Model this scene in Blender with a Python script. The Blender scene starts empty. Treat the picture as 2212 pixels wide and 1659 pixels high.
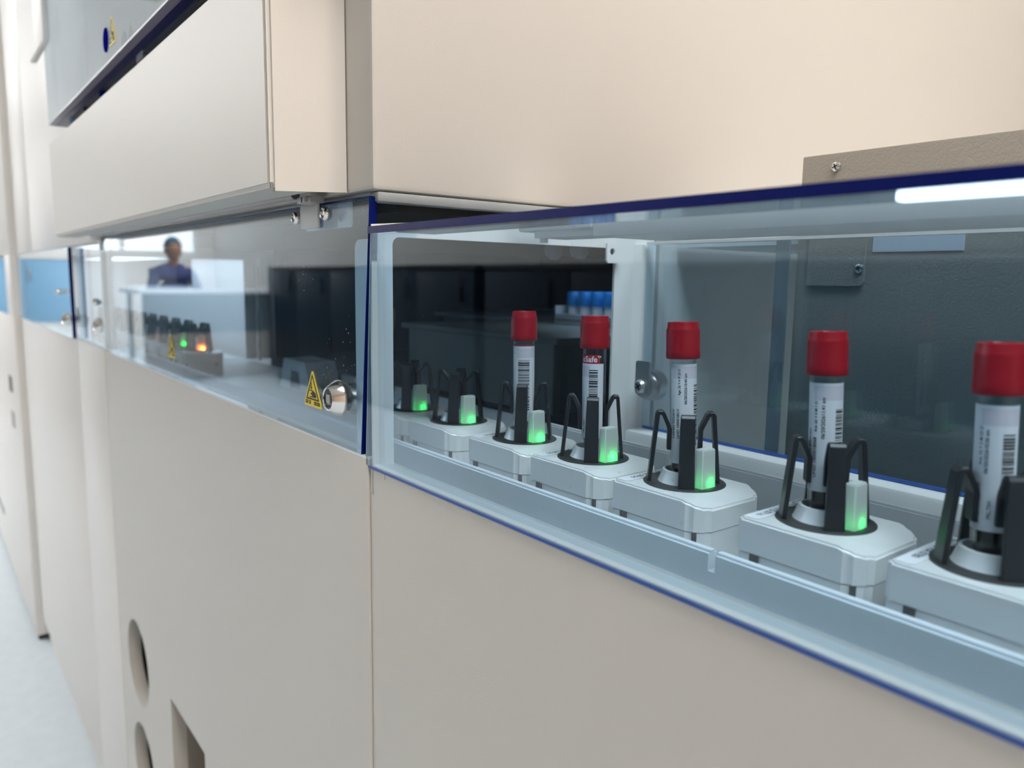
import bpy, bmesh, math, random
from mathutils import Vector, Matrix
random.seed(7)
S = bpy.context.scene
COL = S.collection
H = 0.93                                   # height of the lens above the floor

# ------------------------------------------------------------------ camera
cam_d = bpy.data.cameras.new('camera'); cam = bpy.data.objects.new('camera', cam_d); COL.objects.link(cam)
cam_d.sensor_width = 36.0; cam_d.lens = 1661 / 2212 * 36.0
cam_d.clip_start = 0.01; cam_d.clip_end = 100
R = Matrix(((0.61252855, -0.11511394, 0.78202146), (0.79031865, 0.07125868, -0.60853812), (0.0143254, 0.99079311, 0.13462466)))
M4 = R.to_4x4(); M4.translation = Vector((0, -0.205, H)); cam.matrix_world = M4
cam_d.dof.use_dof = True; cam_d.dof.focus_distance = 0.42; cam_d.dof.aperture_fstop = 9.0
S.camera = cam

# ------------------------------------------------------------------ view + world
S.view_settings.view_transform = 'Standard'
S.view_settings.look = 'None'
S.view_settings.gamma = 1.0
S.view_settings.use_curve_mapping = False
S.view_settings.exposure = 0.0
S.cycles.transparent_max_bounces = 32
S.cycles.max_bounces = 10
S.cycles.sample_clamp_indirect = 4.0
S.cycles.caustics_reflective = False
S.cycles.caustics_refractive = False
w = bpy.data.worlds.new('world'); S.world = w; w.use_nodes = True
w.node_tree.nodes['Background'].inputs[0].default_value = (0.75, 0.85, 1.0, 1)
w.node_tree.nodes['Background'].inputs[1].default_value = 0.02

# ------------------------------------------------------------------ materials
def lin(r, g, b):
    f = lambda c: c / 12.92 if c <= 0.04045 else ((c + 0.055) / 1.055) ** 2.4
    return (f(r / 255), f(g / 255), f(b / 255), 1)
MATS = {}
def mat(name, col, rough=0.5, metal=0.0, spec=0.5, emit=None, estr=0.0, bump=0.0, bscale=400.0, var=0.0, vscale=4.0, coat=0.0):
    m = bpy.data.materials.new(name); m.use_nodes = True; nt = m.node_tree; b = nt.nodes['Principled BSDF']
    b.inputs['Base Color'].default_value = col; b.inputs['Roughness'].default_value = rough
    b.inputs['Metallic'].default_value = metal; b.inputs['Specular IOR Level'].default_value = spec
    b.inputs['Coat Weight'].default_value = coat
    if emit: b.inputs['Emission Color'].default_value = emit; b.inputs['Emission Strength'].default_value = estr
    tc = nt.nodes.new('ShaderNodeTexCoord')
    if bump:
        n = nt.nodes.new('ShaderNodeTexNoise'); n.inputs['Scale'].default_value = bscale; n.inputs['Detail'].default_value = 2
        bp = nt.nodes.new('ShaderNodeBump'); bp.inputs['Strength'].default_value = bump; bp.inputs['Distance'].default_value = 0.0006
        nt.links.new(tc.outputs['Object'], n.inputs['Vector']); nt.links.new(n.outputs['Fac'], bp.inputs['Height'])
        nt.links.new(bp.outputs['Normal'], b.inputs['Normal'])
    if var:
        n = nt.nodes.new('ShaderNodeTexNoise'); n.inputs['Scale'].default_value = vscale; n.inputs['Detail'].default_value = 4
        mx = nt.nodes.new('ShaderNodeMix'); mx.data_type = 'RGBA'
        mx.inputs[6].default_value = tuple(c * (1 - var) for c in col[:3]) + (1,)
        mx.inputs[7].default_value = tuple(min(1, c * (1 + var)) for c in col[:3]) + (1,)
        nt.links.new(tc.outputs['Object'], n.inputs['Vector']); nt.links.new(n.outputs['Fac'], mx.inputs[0])
        nt.links.new(mx.outputs[2], b.inputs['Base Color'])
    MATS[name] = m; return m
def pane_mat(name, tint, ior=1.49, rough=0.0, dust=0.0):
    """clear tinted sheet: tinted transmission plus Fresnel reflection on each face"""
    m = bpy.data.materials.new(name); m.use_nodes = True; nt = m.node_tree
    for n in list(nt.nodes): nt.nodes.remove(n)
    out = nt.nodes.new('ShaderNodeOutputMaterial'); tr = nt.nodes.new('ShaderNodeBsdfTransparent')
    gl = nt.nodes.new('ShaderNodeBsdfGlossy'); fr = nt.nodes.new('ShaderNodeFresnel'); mx = nt.nodes.new('ShaderNodeMixShader')
    ge = nt.nodes.new('ShaderNodeNewGeometry'); ma = nt.nodes.new('ShaderNodeMath'); ma.operation = 'MULTIPLY_ADD'
    ma.inputs[1].default_value = 1 / ior - ior; ma.inputs[2].default_value = ior
    nt.links.new(ge.outputs['Backfacing'], ma.inputs[0]); nt.links.new(ma.outputs[0], fr.inputs['IOR'])
    tr.inputs[0].default_value = tuple(tint) + (1,); gl.inputs['Color'].default_value = (1, 1, 1, 1); gl.inputs['Roughness'].default_value = rough
    nt.links.new(fr.outputs[0], mx.inputs[0]); nt.links.new(tr.outputs[0], mx.inputs[1]); nt.links.new(gl.outputs[0], mx.inputs[2])
    last = mx
    if dust:
        tc = nt.nodes.new('ShaderNodeTexCoord'); v = nt.nodes.new('ShaderNodeTexVoronoi'); v.inputs['Scale'].default_value = 190
        n = nt.nodes.new('ShaderNodeTexNoise'); n.inputs['Scale'].default_value = 14; n.inputs['Detail'].default_value = 6
        lt = nt.nodes.new('ShaderNodeMath'); lt.operation = 'LESS_THAN'; lt.inputs[1].default_value = 0.085
        gt = nt.nodes.new('ShaderNodeMath'); gt.operation = 'GREATER_THAN'; gt.inputs[1].default_value = 0.56
        mu = nt.nodes.new('ShaderNodeMath'); mu.operation = 'MULTIPLY'; m2 = nt.nodes.new('ShaderNodeMath'); m2.operation = 'MULTIPLY'; m2.inputs[1].default_value = dust
        df = nt.nodes.new('ShaderNodeBsdfDiffuse'); df.inputs[0].default_value = (0.75, 0.75, 0.72, 1); mx2 = nt.nodes.new('ShaderNodeMixShader')
        nt.links.new(tc.outputs['Object'], v.inputs['Vector']); nt.links.new(tc.outputs['Object'], n.inputs['Vector'])
        nt.links.new(v.outputs['Distance'], lt.inputs[0]); nt.links.new(n.outputs['Fac'], gt.inputs[0])
        nt.links.new(lt.outputs[0], mu.inputs[0]); nt.links.new(gt.outputs[0], mu.inputs[1]); nt.links.new(mu.outputs[0], m2.inputs[0])
        nt.links.new(m2.outputs[0], mx2.inputs[0]); nt.links.new(mx.outputs[0], mx2.inputs[1]); nt.links.new(df.outputs[0], mx2.inputs[2])
        last = mx2
    nt.links.new(last.outputs[0], out.inputs[0])
    MATS[name] = m; return m
def translucent_mat(name, col):
    m = bpy.data.materials.new(name); m.use_nodes = True; nt = m.node_tree
    for n in list(nt.nodes): nt.nodes.remove(n)
    out = nt.nodes.new('ShaderNodeOutputMaterial'); tl = nt.nodes.new('ShaderNodeBsdfTranslucent'); df = nt.nodes.new('ShaderNodeBsdfPrincipled'); mx = nt.nodes.new('ShaderNodeMixShader')
    tl.inputs[0].default_value = col; df.inputs['Base Color'].default_value = col; df.inputs['Roughness'].default_value = 0.4; ge = nt.nodes.new('ShaderNodeNewGeometry'); mm = nt.nodes.new('ShaderNodeMath'); mm.operation = 'MULTIPLY_ADD'; mm.inputs[1].default_value = 0.70; mm.inputs[2].default_value = 0.30
    nt.links.new(ge.outputs['Backfacing'], mm.inputs[0]); nt.links.new(mm.outputs[0], mx.inputs[0])
    nt.links.new(df.outputs[0], mx.inputs[1]); nt.links.new(tl.outputs[0], mx.inputs[2]); nt.links.new(mx.outputs[0], out.inputs[0])
    MATS[name] = m; return m

PAINT = mat('beige_powder_coat', (0.625, 0.597, 0.556, 1), 0.43, spec=0.42, bump=0.10, bscale=900)
PAINTW = mat('white_powder_coat', (0.84, 0.81, 0.78, 1), 0.38, bump=0.08, bscale=900)
GREYP = mat('grey_brown_powder_coat', (0.34, 0.31, 0.27, 1), 0.38, bump=0.5, bscale=700)
FRAME = mat('white_painted_sheet_metal', (0.82, 0.83, 0.82, 1), 0.45)
DARK = mat('dark_liner', (0.012, 0.013, 0.016, 1), 0.7)
DARKB = mat('dark_blue_liner', (0.010, 0.024, 0.036, 1), 0.7)
DECK = mat('white_deck_plastic', (0.70, 0.71, 0.72, 1), 0.42)
RAIL = mat('milky_rail_plastic', (0.78, 0.81, 0.84, 1), 0.4)
BODY = mat('white_carrier_plastic', (0.78, 0.79, 0.78, 1), 0.22, coat=0.3)
CONE = mat('white_collar_plastic', (0.80, 0.81, 0.81, 1), 0.25)
BLACKP = mat('black_plastic', (0.018, 0.019, 0.022, 1), 0.35)
DISC = mat('dark_grey_plastic', (0.035, 0.036, 0.036, 1), 0.4)
STICK = mat('white_sticker', (0.80, 0.82, 0.84, 1), 0.5)
PAPER = mat('white_label_paper', (0.78, 0.80, 0.84, 1), 0.6)
GHOST = mat('faded_pink_print', (0.66, 0.63, 0.70, 1), 0.6)
INK = mat('black_ink', (0.012, 0.012, 0.016, 1), 0.7)
REDCAP = mat('red_cap_plastic', (0.34, 0.004, 0.013, 1), 0.34, spec=0.3)
REDINK = mat('red_label_ink', (0.45, 0.012, 0.03, 1), 0.5)
WHITEINK = mat('white_ink', (0.85, 0.85, 0.87, 1), 0.5)
BLOOD = mat('dark_blood', (0.006, 0.003, 0.004, 1), 0.15)
CHROME = mat('chrome', (0.80, 0.79, 0.77, 1), 0.12, metal=1.0)
BRONZE = mat('brown_rubber_tube', (0.16, 0.13, 0.125, 1), 0.3)
STEEL = mat('zinc_steel', (0.55, 0.56, 0.58, 1), 0.28, metal=1.0)
BLUEEDGE = mat('blue_acrylic_edge', (0.002, 0.008, 0.11, 1), 0.2, spec=0.12)
BLUEEDGE2 = mat('light_blue_acrylic_edge', (0.04, 0.10, 0.36, 1), 0.3, spec=0.2)
BLUEDOT = mat('blue_dot', (0.004, 0.006, 0.20, 1), 1.0, spec=0.0)
YELLOW = mat('warning_yellow', (0.80, 0.62, 0.03, 1), 0.5)
BLUECAP = mat('blue_cap_plastic', (0.01, 0.21, 0.62, 1), 0.35)
INSTR = mat('grey_green_instrument', (0.22, 0.25, 0.24, 1), 0.5)
INSTRW = mat('pale_instrument', (0.62, 0.66, 0.70, 1), 0.45)
INSTRB = mat('deep_blue_instrument', (0.02, 0.05, 0.09, 1), 0.5)
COPPER = mat('amber_tubing', (0.35, 0.20, 0.08, 1), 0.4)
TAPE = mat('white_tape', (0.72, 0.74, 0.80, 1), 0.45)
FILLW = mat('fill_glow', (0.9, 0.9, 0.9, 1), 0.4, emit=(0.92, 0.95, 1, 1), estr=5.0)
FILLD = mat('dim_fill_glow', (0.9, 0.9, 0.9, 1), 0.4, emit=(0.92, 0.95, 1, 1), estr=3.2)
ACRYL = pane_mat('blue_tinted_acrylic', (0.795, 0.878, 0.937), dust=0.0)
ACRYLD = pane_mat('dusty_blue_tinted_acrylic', (0.765, 0.872, 0.948), dust=0.55)
ACRYLF = pane_mat('faintly_dusty_blue_tinted_acrylic', (0.760, 0.866, 0.940), dust=0.22)
ACRYLC = pane_mat('smoky_clear_acrylic', (0.86, 0.885, 0.90))
GLASS = pane_mat('clear_tube_plastic', (0.93, 0.95, 0.95), ior=1.5)
BLOCKM = translucent_mat('frosted_white_plastic', (0.80, 0.82, 0.80, 1))
FLOORM = mat('speckled_pale_blue_vinyl', (0.58, 0.645, 0.69, 1), 0.45, var=0.10, vscale=30)
WALLM = mat('white_wall_paint', (0.76, 0.735, 0.705, 1), 0.6)
WARMW = mat('warm_wall_paint', (0.80, 0.60, 0.45, 1), 0.6)
CEILM = mat('ceiling_tile', (0.80, 0.80, 0.80, 1), 0.7)
LAMP = mat('lamp_diffuser', (0.9, 0.9, 0.9, 1), 0.5, emit=(1.0, 0.95, 0.89, 1), estr=27.0)
LAMPT = mat('bright_lamp_diffuser', (0.9, 0.9, 0.9, 1), 0.5, emit=(1.0, 0.965, 0.92, 1), estr=22.0)
LAMPC = mat('cool_lamp_diffuser', (0.9, 0.9, 0.9, 1), 0.5, emit=(1.0, 0.985, 0.965, 1), estr=27.0)
DAY = mat('daylight_pane', (0.9, 0.9, 0.9, 1), 0.5, emit=(0.93, 0.97, 1.0, 1), estr=1.6)
NAVY = mat('dark_navy_laminate', (0.010, 0.024, 0.042, 1), 0.45)
WTOP = mat('dark_grey_worktop', (0.03, 0.032, 0.036, 1), 0.35)
SLATEL = mat('dark_slate_laminate', (0.030, 0.055, 0.075, 1), 0.5)
TAUPE = mat('taupe_laminate', (0.26, 0.24, 0.225, 1), 0.5)
SKYB = mat('sky_blue_laminate', (0.16, 0.38, 0.60, 1), 0.45)
LILAC = mat('lilac_acrylic_edge', (0.20, 0.19, 0.27, 1), 0.3)
GREYL = mat('light_grey_lip', (0.27, 0.29, 0.30, 1), 0.45)
CLEAREDGE = mat('grey_clear_acrylic_edge', (0.34, 0.40, 0.44, 1), 0.4)
SLATE = mat('slate_acrylic_shade', (0.045, 0.075, 0.115, 1), 0.25)
SCRUB = mat('purple_blue_scrubs', (0.045, 0.052, 0.15, 1), 0.85)
SKIN = mat('brown_skin', (0.26, 0.13, 0.075, 1), 0.55)
HAIRC = mat('teal_surgical_cap', (0.015, 0.08, 0.14, 1), 0.8)
EYEM = mat('eye_dark', (0.01, 0.008, 0.008, 1), 0.2)
LIPM = mat('lip', (0.22, 0.07, 0.06, 1), 0.5)

# ------------------------------------------------------------------ helpers
def wl(o):
    v = Vector((0, 0, 0))
    while o is not None: v += o.location; o = o.parent
    return v
def smooth(me, ang=35):
    for p in me.polygons: p.use_smooth = True
    me.set_sharp_from_angle(angle=math.radians(ang))
def obj(name, bm, m, parent=None, local=False, sm=True, loc=None):
    """link one mesh object. World-authored meshes (z measured from the lens height) are moved under their parent."""
    if not local:
        off = Vector((0, 0, H)) - wl(parent)
        bmesh.ops.translate(bm, verts=bm.verts, vec=off)
    bmesh.ops.recalc_face_normals(bm, faces=bm.faces)
    me = bpy.data.meshes.new(name); bm.to_mesh(me); bm.free()
    for k in (m if isinstance(m, (list, tuple)) else [m]): me.materials.append(k)
    if sm: smooth(me)
    o = bpy.data.objects.new(name, me); COL.objects.link(o)
    if parent is not None: o.parent = parent
    if loc: o.location = loc
    return o
def tag(o, label, cat, group=None, kind=None):
    o['label'] = label; o['category'] = cat
    if group: o['group'] = group
    if kind: o['kind'] = kind
    return o
def struct(o): o['kind'] = 'structure'; return o
def thing(name, label, cat, loc, group=None, rz=0):
    o = bpy.data.objects.new(name, None); COL.objects.link(o); o.empty_display_size = 0.02
    o.location = (loc[0], loc[1], loc[2] + H); o.rotation_euler = (0, 0, rz)
    return tag(o, label, cat, group)
def children(o): return [c for c in bpy.data.objects if c.parent == o]
def copy_tree(o, parent=None):
    c = o.copy(); COL.objects.link(c)
    if parent is not None: c.parent = parent
    for ch in children(o): copy_tree(ch, c)
    return c
def NB(): return bmesh.new()
def abox(bm, x0, x1, y0, y1, z0, z1, bev=0.0, seg=2, mi=0):
    x0, x1 = min(x0, x1), max(x0, x1); y0, y1 = min(y0, y1), max(y0, y1); z0, z1 = min(z0, z1), max(z0, z1)
    g = bmesh.ops.create_cube(bm, size=1.0); vs = g['verts']
    for v in vs: v.co = Vector(((x0 + x1) / 2 + v.co.x * (x1 - x0), (y0 + y1) / 2 + v.co.y * (y1 - y0), (z0 + z1) / 2 + v.co.z * (z1 - z0)))
    fs = set(f for v in vs for f in v.link_faces)
    for f in fs: f.material_index = mi
    if bev:
        es = list(set(e for v in vs for e in v.link_edges))
        bmesh.ops.bevel(bm, geom=es, offset=bev, segments=seg, affect='EDGES', profile=0.5)
    return bm
def box(*a, **k): return abox(NB(), *a, **k)
def prism(bm, pts, axis, a, b, bev=0.0, mi=0):
    """polygon pts (u,v) swept along axis from a to b. axis 'x': (u,v)=(y,z); 'y': (x,z); 'z': (x,y)"""
    def P(u, v, t): return {'x': (t, u, v), 'y': (u, t, v), 'z': (u, v, t)}[axis]
    A = [bm.verts.new(P(u, v, a)) for u, v in pts]; B = [bm.verts.new(P(u, v, b)) for u, v in pts]
    fs = [bm.faces.new(A), bm.faces.new(B[::-1])]
    n = len(pts)
    for i in range(n): fs.append(bm.faces.new((A[i], A[(i + 1) % n], B[(i + 1) % n], B[i])))
    for f in fs: f.material_index = mi
    if bev:
        es = list(set(e for f in fs for e in f.edges))
        bmesh.ops.bevel(bm, geom=es, offset=bev, segments=2, affect='EDGES', profile=0.5)
    return bm
def lathe(bm, prof, seg=32, c=(0, 0, 0), axis='z', mi=0, a0=0, a1=2 * math.pi, close=True):
    """profile (r, h) turned round an axis through c"""
    full = abs(a1 - a0 - 2 * math.pi) < 1e-6
    n = seg if full else seg + 1
    rings = []
    for r, h in prof:
        row = []
        if r < 1e-7:
            p = {'z': (c[0], c[1], c[2] + h), 'y': (c[0], c[1] + h, c[2]), 'x': (c[0] + h, c[1], c[2])}[axis]
            v = bm.verts.new(p); row = [v] * n
        else:
            for i in range(n):
                a = a0 + (a1 - a0) * i / seg; q, s = r * math.cos(a), r * math.sin(a)
                p = {'z': (c[0] + q, c[1] + s, c[2] + h), 'y': (c[0] + q, c[1] + h, c[2] + s), 'x': (c[0] + h, c[1] + q, c[2] + s)}[axis]
                row.append(bm.verts.new(p))
        rings.append(row)
    for k in range(len(rings) - 1):
        for i in range(n if full else n - 1):
            j = (i + 1) % n
            vs = [rings[k][i], rings[k][j], rings[k + 1][j], rings[k + 1][i]]
            u = []
            for v in vs:
                if v not in u: u.append(v)
            if len(u) > 2:
                try: bm.faces.new(u).material_index = mi
                except ValueError: pass
    return bm
def rrect(u0, u1, v0, v1, r, seg=6, corners=(1, 1, 1, 1)):
    pts = []
    for k, (cu, cv, a) in enumerate(((u1 - r, v1 - r, 0), (u0 + r, v1 - r, 90), (u0 + r, v0 + r, 180), (u1 - r, v0 + r, 270))):
        if corners[k]:
            for i in range(seg + 1):
                t = math.radians(a + 90 * i / seg); pts.append((cu + r * math.cos(t), cv + r * math.sin(t)))
        else:
            pts.append(((u1, v1), (u0, v1), (u0, v0), (u1, v0))[k])
    return pts
def circ(cu, cv, r, seg=40): return [(cu + r * math.cos(2 * math.pi * i / seg), cv + r * math.sin(2 * math.pi * i / seg)) for i in range(seg)]
def plate(bm, outer, holes, axis, a, b, mi=0):
    """flat plate with holes, swept from a to b along axis, hole walls included"""
    def P(u, v, t): return {'x': (t, u, v), 'y': (u, t, v), 'z': (u, v, t)}[axis]
    loops = [outer] + holes
    caps = []
    for t in (a, b):
        es = []; vl = []
        for lp in loops:
            vs = [bm.verts.new(P(u, v, t)) for u, v in lp]; vl.append(vs)
            for i in range(len(vs)): es.append(bm.edges.new((vs[i], vs[(i + 1) % len(vs)])))
        g = bmesh.ops.triangle_fill(bm, use_beauty=True, use_dissolve=False, edges=es)
        for f in g['geom']:
            if isinstance(f, bmesh.types.BMFace): f.material_index = mi
        caps.append(vl)
    for A, B in zip(*caps):
        n = len(A)
        for i in range(n): bm.faces.new((A[i], A[(i + 1) % n], B[(i + 1) % n], B[i])).material_index = mi
    return bm
def strip(bm, path, width_dir, w, th, mi=0):
    """ribbon of thickness th (in the plane of the path) and width w along width_dir, following path points"""
    P = [Vector(p) for p in path]; wd = Vector(width_dir).normalized()
    rows = []
    for i, p in enumerate(P):
        t = (P[min(i + 1, len(P) - 1)] - P[max(i - 1, 0)]).normalized(); n = t.cross(wd).normalized()
        ww = w[i] if isinstance(w, (list, tuple)) else w
        rows.append([bm.verts.new(p + n * th / 2 * a + wd * ww / 2 * b) for a, b in ((1, 1), (1, -1), (-1, -1), (-1, 1))])
    for r0, r1 in zip(rows, rows[1:]):
        for k in range(4): bm.faces.new((r0[k], r0[(k + 1) % 4], r1[(k + 1) % 4], r1[k])).material_index = mi
    bm.faces.new(rows[0]).material_index = mi; bm.faces.new(rows[-1][::-1]).material_index = mi
    return bm
def text_mesh(s, size, bold=0.0):
    cu = bpy.data.curves.new('t', 'FONT'); cu.body = s; cu.size = size; cu.offset = bold; cu.resolution_u = 3
    o = bpy.data.objects.new('t', cu); COL.objects.link(o)
    dg = bpy.context.evaluated_depsgraph_get(); dg.update()
    me = bpy.data.meshes.new_from_object(o.evaluated_get(dg))
    bm = bmesh.new(); bm.from_mesh(me)
    bpy.data.objects.remove(o); bpy.data.curves.remove(cu); bpy.data.meshes.remove(me)
    return bm
def merge(dst, src, fn, mi=0):
    mp = {}
    for v in src.verts: mp[v] = dst.verts.new(fn(v.co))
    for f in src.faces:
        try: dst.faces.new([mp[v] for v in f.verts]).material_index = mi
        except ValueError: pass
    src.free()

# ------------------------------------------------------------------ the room
FZ = -H
XL, XR, YB, YF, CZ = -10.6, 2.6, 2.2, -3.0, 1.72
struct(obj('floor', box(XL, XR, YF, YB, FZ - 0.05, FZ), FLOORM))
struct(obj('ceiling', box(XL, XR, YF, YB, CZ, CZ + 0.05), CEILM))
struct(obj('wall_back', box(XL, XR, YB, YB + 0.1, FZ, CZ), WALLM))
struct(obj('wall_front', box(XL, XR, YF - 0.1, YF, FZ, CZ), WALLM))
struct(obj('wall_right', box(XR, XR + 0.1, YF, YB, FZ, CZ), WARMW))
bm = plate(NB(), [(YF, FZ), (YB, FZ), (YB, CZ), (YF, CZ)], [[(-2.8, 0.25), (-1.0, 0.25), (-1.0, 1.35), (-2.8, 1.35)]], 'x', XL - 0.1, XL)
struct(obj('wall_left', bm, WALLM))
wn = struct(thing('window_1', 'white framed window in the far end wall', 'window', (XL, -1.9, 0.25)))
bm = plate(NB(), [(-2.8, 0.25), (-1.0, 0.25), (-1.0, 1.35), (-2.8, 1.35)], [[(-2.75, 0.3), (-1.93, 0.3), (-1.93, 1.3), (-2.75, 1.3)], [(-1.87, 0.3), (-1.05, 0.3), (-1.05, 1.3), (-1.87, 1.3)]], 'x', XL - 0.07, XL - 0.02)
obj('window_frame', bm, FRAME, wn)
obj('window_pane', box(XL - 0.06, XL - 0.055, -2.76, -1.04, 0.29, 1.31), DAY, wn)

def ceiling_lamp(x, y, sx, sy, m, label):
    t = thing('ceiling_light', label, 'ceiling light', (x, y, CZ), 'panel lights in the ceiling')
    bm = plate(NB(), [(x - sx - .03, y - sy - .03), (x + sx + .03, y - sy - .03), (x + sx + .03, y + sy + .03), (x - sx - .03, y + sy + .03)],
               [[(x - sx, y - sy), (x + sx, y - sy), (x + sx, y + sy), (x - sx, y + sy)]], 'z', CZ - 0.03, CZ)
    obj('light_frame', bm, FRAME, t)
    obj('light_diffuser', box(x - sx, x + sx, y - sy, y + sy, CZ - 0.02, CZ - 0.012), m, t)
ceiling_lamp(0.55, -0.20, 0.60, 0.30, LAMPT, 'warm white panel light in the ceiling above the clear tube cover')
ceiling_lamp(2.0, 0.9, 0.30, 0.30, LAMP, 'warm white panel light in the ceiling behind the grey brown metal panel')
ceiling_lamp(-3.7, -1.9, 0.60, 0.30, LAMPC, 'cool white panel light in the ceiling before the far white cabinets')
ceiling_lamp(-5.3, -2.1, 0.60, 0.30, LAMPC, 'cool white panel light in the ceiling beside the slatted air vent')
ceiling_lamp(-7.0, -2.1, 0.60, 0.30, LAMPC, 'cool white panel light in the ceiling over the seated person')
ceiling_lamp(-9.2, -2.1, 0.60, 0.30, LAMPC, 'cool white panel light in the ceiling next to the end window')
t = thing('ceiling_vent', 'grey slatted air vent in the ceiling, mirrored in the shield above the hood', 'air vent', (-5.2, -1.05, CZ))
bm = plate(NB(), [(-5.5, -1.3), (-4.9, -1.3), (-4.9, -0.8), (-5.5, -0.8)], [[(-5.45, -1.25), (-4.95, -1.25), (-4.95, -0.85), (-5.45, -0.85)]], 'z', CZ - .02, CZ)
obj('vent_frame', bm, FRAME, t)
bm = NB()
for i in range(8): abox(bm, -5.45, -4.95, -1.24 + .05 * i, -1.215 + .05 * i, CZ - .018, CZ - .006)
obj('vent_slats', bm, GREYP, t, sm=False)

# ------------------------------------------------------------------ analyzer cabinet with the hood (x -1.18 .. -0.395)
AX0, AX1 = -1.1834, -0.3955
TOPZ = 0.0480
A = thing('analyzer_cabinet', 'tall beige analyzer cabinet with projecting hood and blue tinted door', 'cabinet', (-0.79, 0.3, FZ))
def open_box(bm, x0, x1, y0, y1, z0, z1, t=0.004):
    abox(bm, x0, x0 + t, y0, y1, z0, z1); abox(bm, x1 - t, x1, y0, y1, z0, z1)
    abox(bm, x0 + t, x1 - t, y0, y1, z0, z0 + t); abox(bm, x0 + t, x1 - t, y0, y1, z1 - t, z1)
    abox(bm, x0 + t, x1 - t, y1 - t, y1, z0 + t, z1 - t); return bm
# upper housing: painted shell, its corner at the lens side of the picture
obj('housing', box(AX0, -0.391, 0.0, 1.40, TOPZ, 1.05, bev=0.003), PAINT, A)
obj('interior_liner', open_box(NB(), AX0 + 0.006, AX1 - 0.006, 0.24, 0.78, -0.128, TOPZ - 0.0006), DARKB, A)
obj('ceiling_liner', box(AX0 + 0.006, AX1 - 0.006, 0.02, 0.24, TOPZ - 0.010, TOPZ - 0.0005), DARK, A)
# folded lip under the end panel
obj('bottom_lip', box(-0.402, -0.3913, 0.0035, 1.39, TOPZ - 0.0060, TOPZ - 0.0006, bev=0.0008), GREYL, A)
# front panel with two round holes and a pocket
zt = -0.1052
def holes_y():
    return [circ(-1.072, -0.5175, 0.0585), circ(-1.066, -0.664, 0.0585), [(-0.904, -0.64), (-0.7705, -0.64), (-0.7705, -0.489), (-0.904, -0.489)]]
bm = plate(NB(), [(AX0 + .0012, FZ + 0.06), (-0.4005, FZ + 0.06), (-0.4005, zt - .001), (AX0 + .0012, zt - .001)], holes_y(), 'y', 0.0, 0.0163)
obj('lower_panel', bm, PAINT, A, sm=False)
bm = NB()
abox(bm, -0.906, -0.904, 0.0163, 0.10, -0.642, -0.487); abox(bm, -0.7705, -0.7685, 0.0163, 0.10, -0.642, -0.487)
abox(bm, -0.904, -0.7705, 0.0163, 0.10, -0.489, -0.487); abox(bm, -0.904, -0.7705, 0.0163, 0.10, -0.642, -0.640); abox(bm, -0.906, -0.7685, 0.10, 0.102, -0.642, -0.487)
obj('recessed_pocket', bm, GREYP, A, sm=False)
obj('lower_carcass', open_box(NB(), AX0 + .001, -0.4008, 0.0165, 0.80, FZ + 0.06, -0.1515), DARK, A, sm=False)
obj('plinth', box(AX0, -0.4, 0.012, 0.78, FZ, FZ + 0.06), PAINT, A)
obj('sill', box(AX0 + .0006, -0.4005, 0.0, 0.0117, zt - 0.0009, zt - 0.0003 + 0.0006), FRAME, A, sm=False)
# end wall of the housing beyond the track window
obj('end_wall', box(-0.3955, -0.391, 0.2365, 1.39, -0.60, TOPZ - 0.0066), PAINT, A)

def end_frame(x, parent, name='end_frame'):
    """white sheet-metal frame round the opening where the track passes"""
    outer = [(0.0012, -0.1275), (0.2356, -0.1275), (0.2356, 0.0462), (0.19, 0.0462), (0.0012, 0.0297)]
    inner = rrect(0.0146, 0.1946, -0.1265, 0.0232, 0.0045, corners=(0, 1, 0, 0))
    bm = plate(NB(), outer, [inner], 'x', x - 0.002, x)
    # folded right-hand post
    prism(bm, [(0.214, 0.0), (0.2185, 0.004), (0.233, 0.004), (0.2356, 0.0015), (0.2356, 0.0)], 'z', -0.127, 0.0265)
    for v in bm.verts[-10:]: v.co = Vector((x + v.co.y, v.co.x, v.co.z))
    # front return flange, seen edge-on through the door
    prism(bm, rrect(x - 0.031, x - 0.002, -0.109, 0.0222, 0.006, corners=(0, 1, 0, 0)), 'y', 0.0062, 0.0078)
    return obj(name, bm, FRAME, parent, sm=False)
ef = end_frame(-0.3955, A)
bm = plate(NB(), [(0.183, 0.0262), (0.196, 0.0262), (0.196, 0.0125), (0.1845, 0.0125), (0.183, 0.0145)], [circ(0.1885, 0.0205, 0.0024, 16)], 'x', -0.3935, -0.3920)
obj('frame_tab', bm, FRAME, ef, sm=False)
ef2 = end_frame(AX0 + 0.004, A)

# hood
YH = -0.0454; HX0, HX1 = -1.2245, -0.4214
HB = 0.0487
bm = prism(NB(), [(YH, HB), (-0.0185, HB), (-0.0185, 0.0570), (-0.0008, 0.0570), (-0.0008, 0.1705), (YH, 0.1705)], 'x', HX0, HX1 - 0.0046)
prism(bm, [(YH, HB), (-0.0008, HB), (-0.0008, 0.1705), (YH, 0.1705)], 'x', HX1 - 0.0045, HX1)
es = [e for e in bm.edges if abs(e.verts[0].co.z - e.verts[1].co.z) > .05 and all(abs(v.co.y - YH) < 1e-6 for v in e.verts)]
bmesh.ops.bevel(bm, geom=es, offset=0.0020, segments=2, affect='EDGES')
es = [e for e in bm.edges if all(abs(v.co.z - HB) < 1e-6 for v in e.verts) and len(e.link_faces) == 2 and min(v.co.y for v in e.verts) < -0.03]
bmesh.ops.bevel(bm, geom=es, offset=0.0024, segments=3, affect='EDGES')
hood = obj('hood', bm, PAINT, A)
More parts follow.
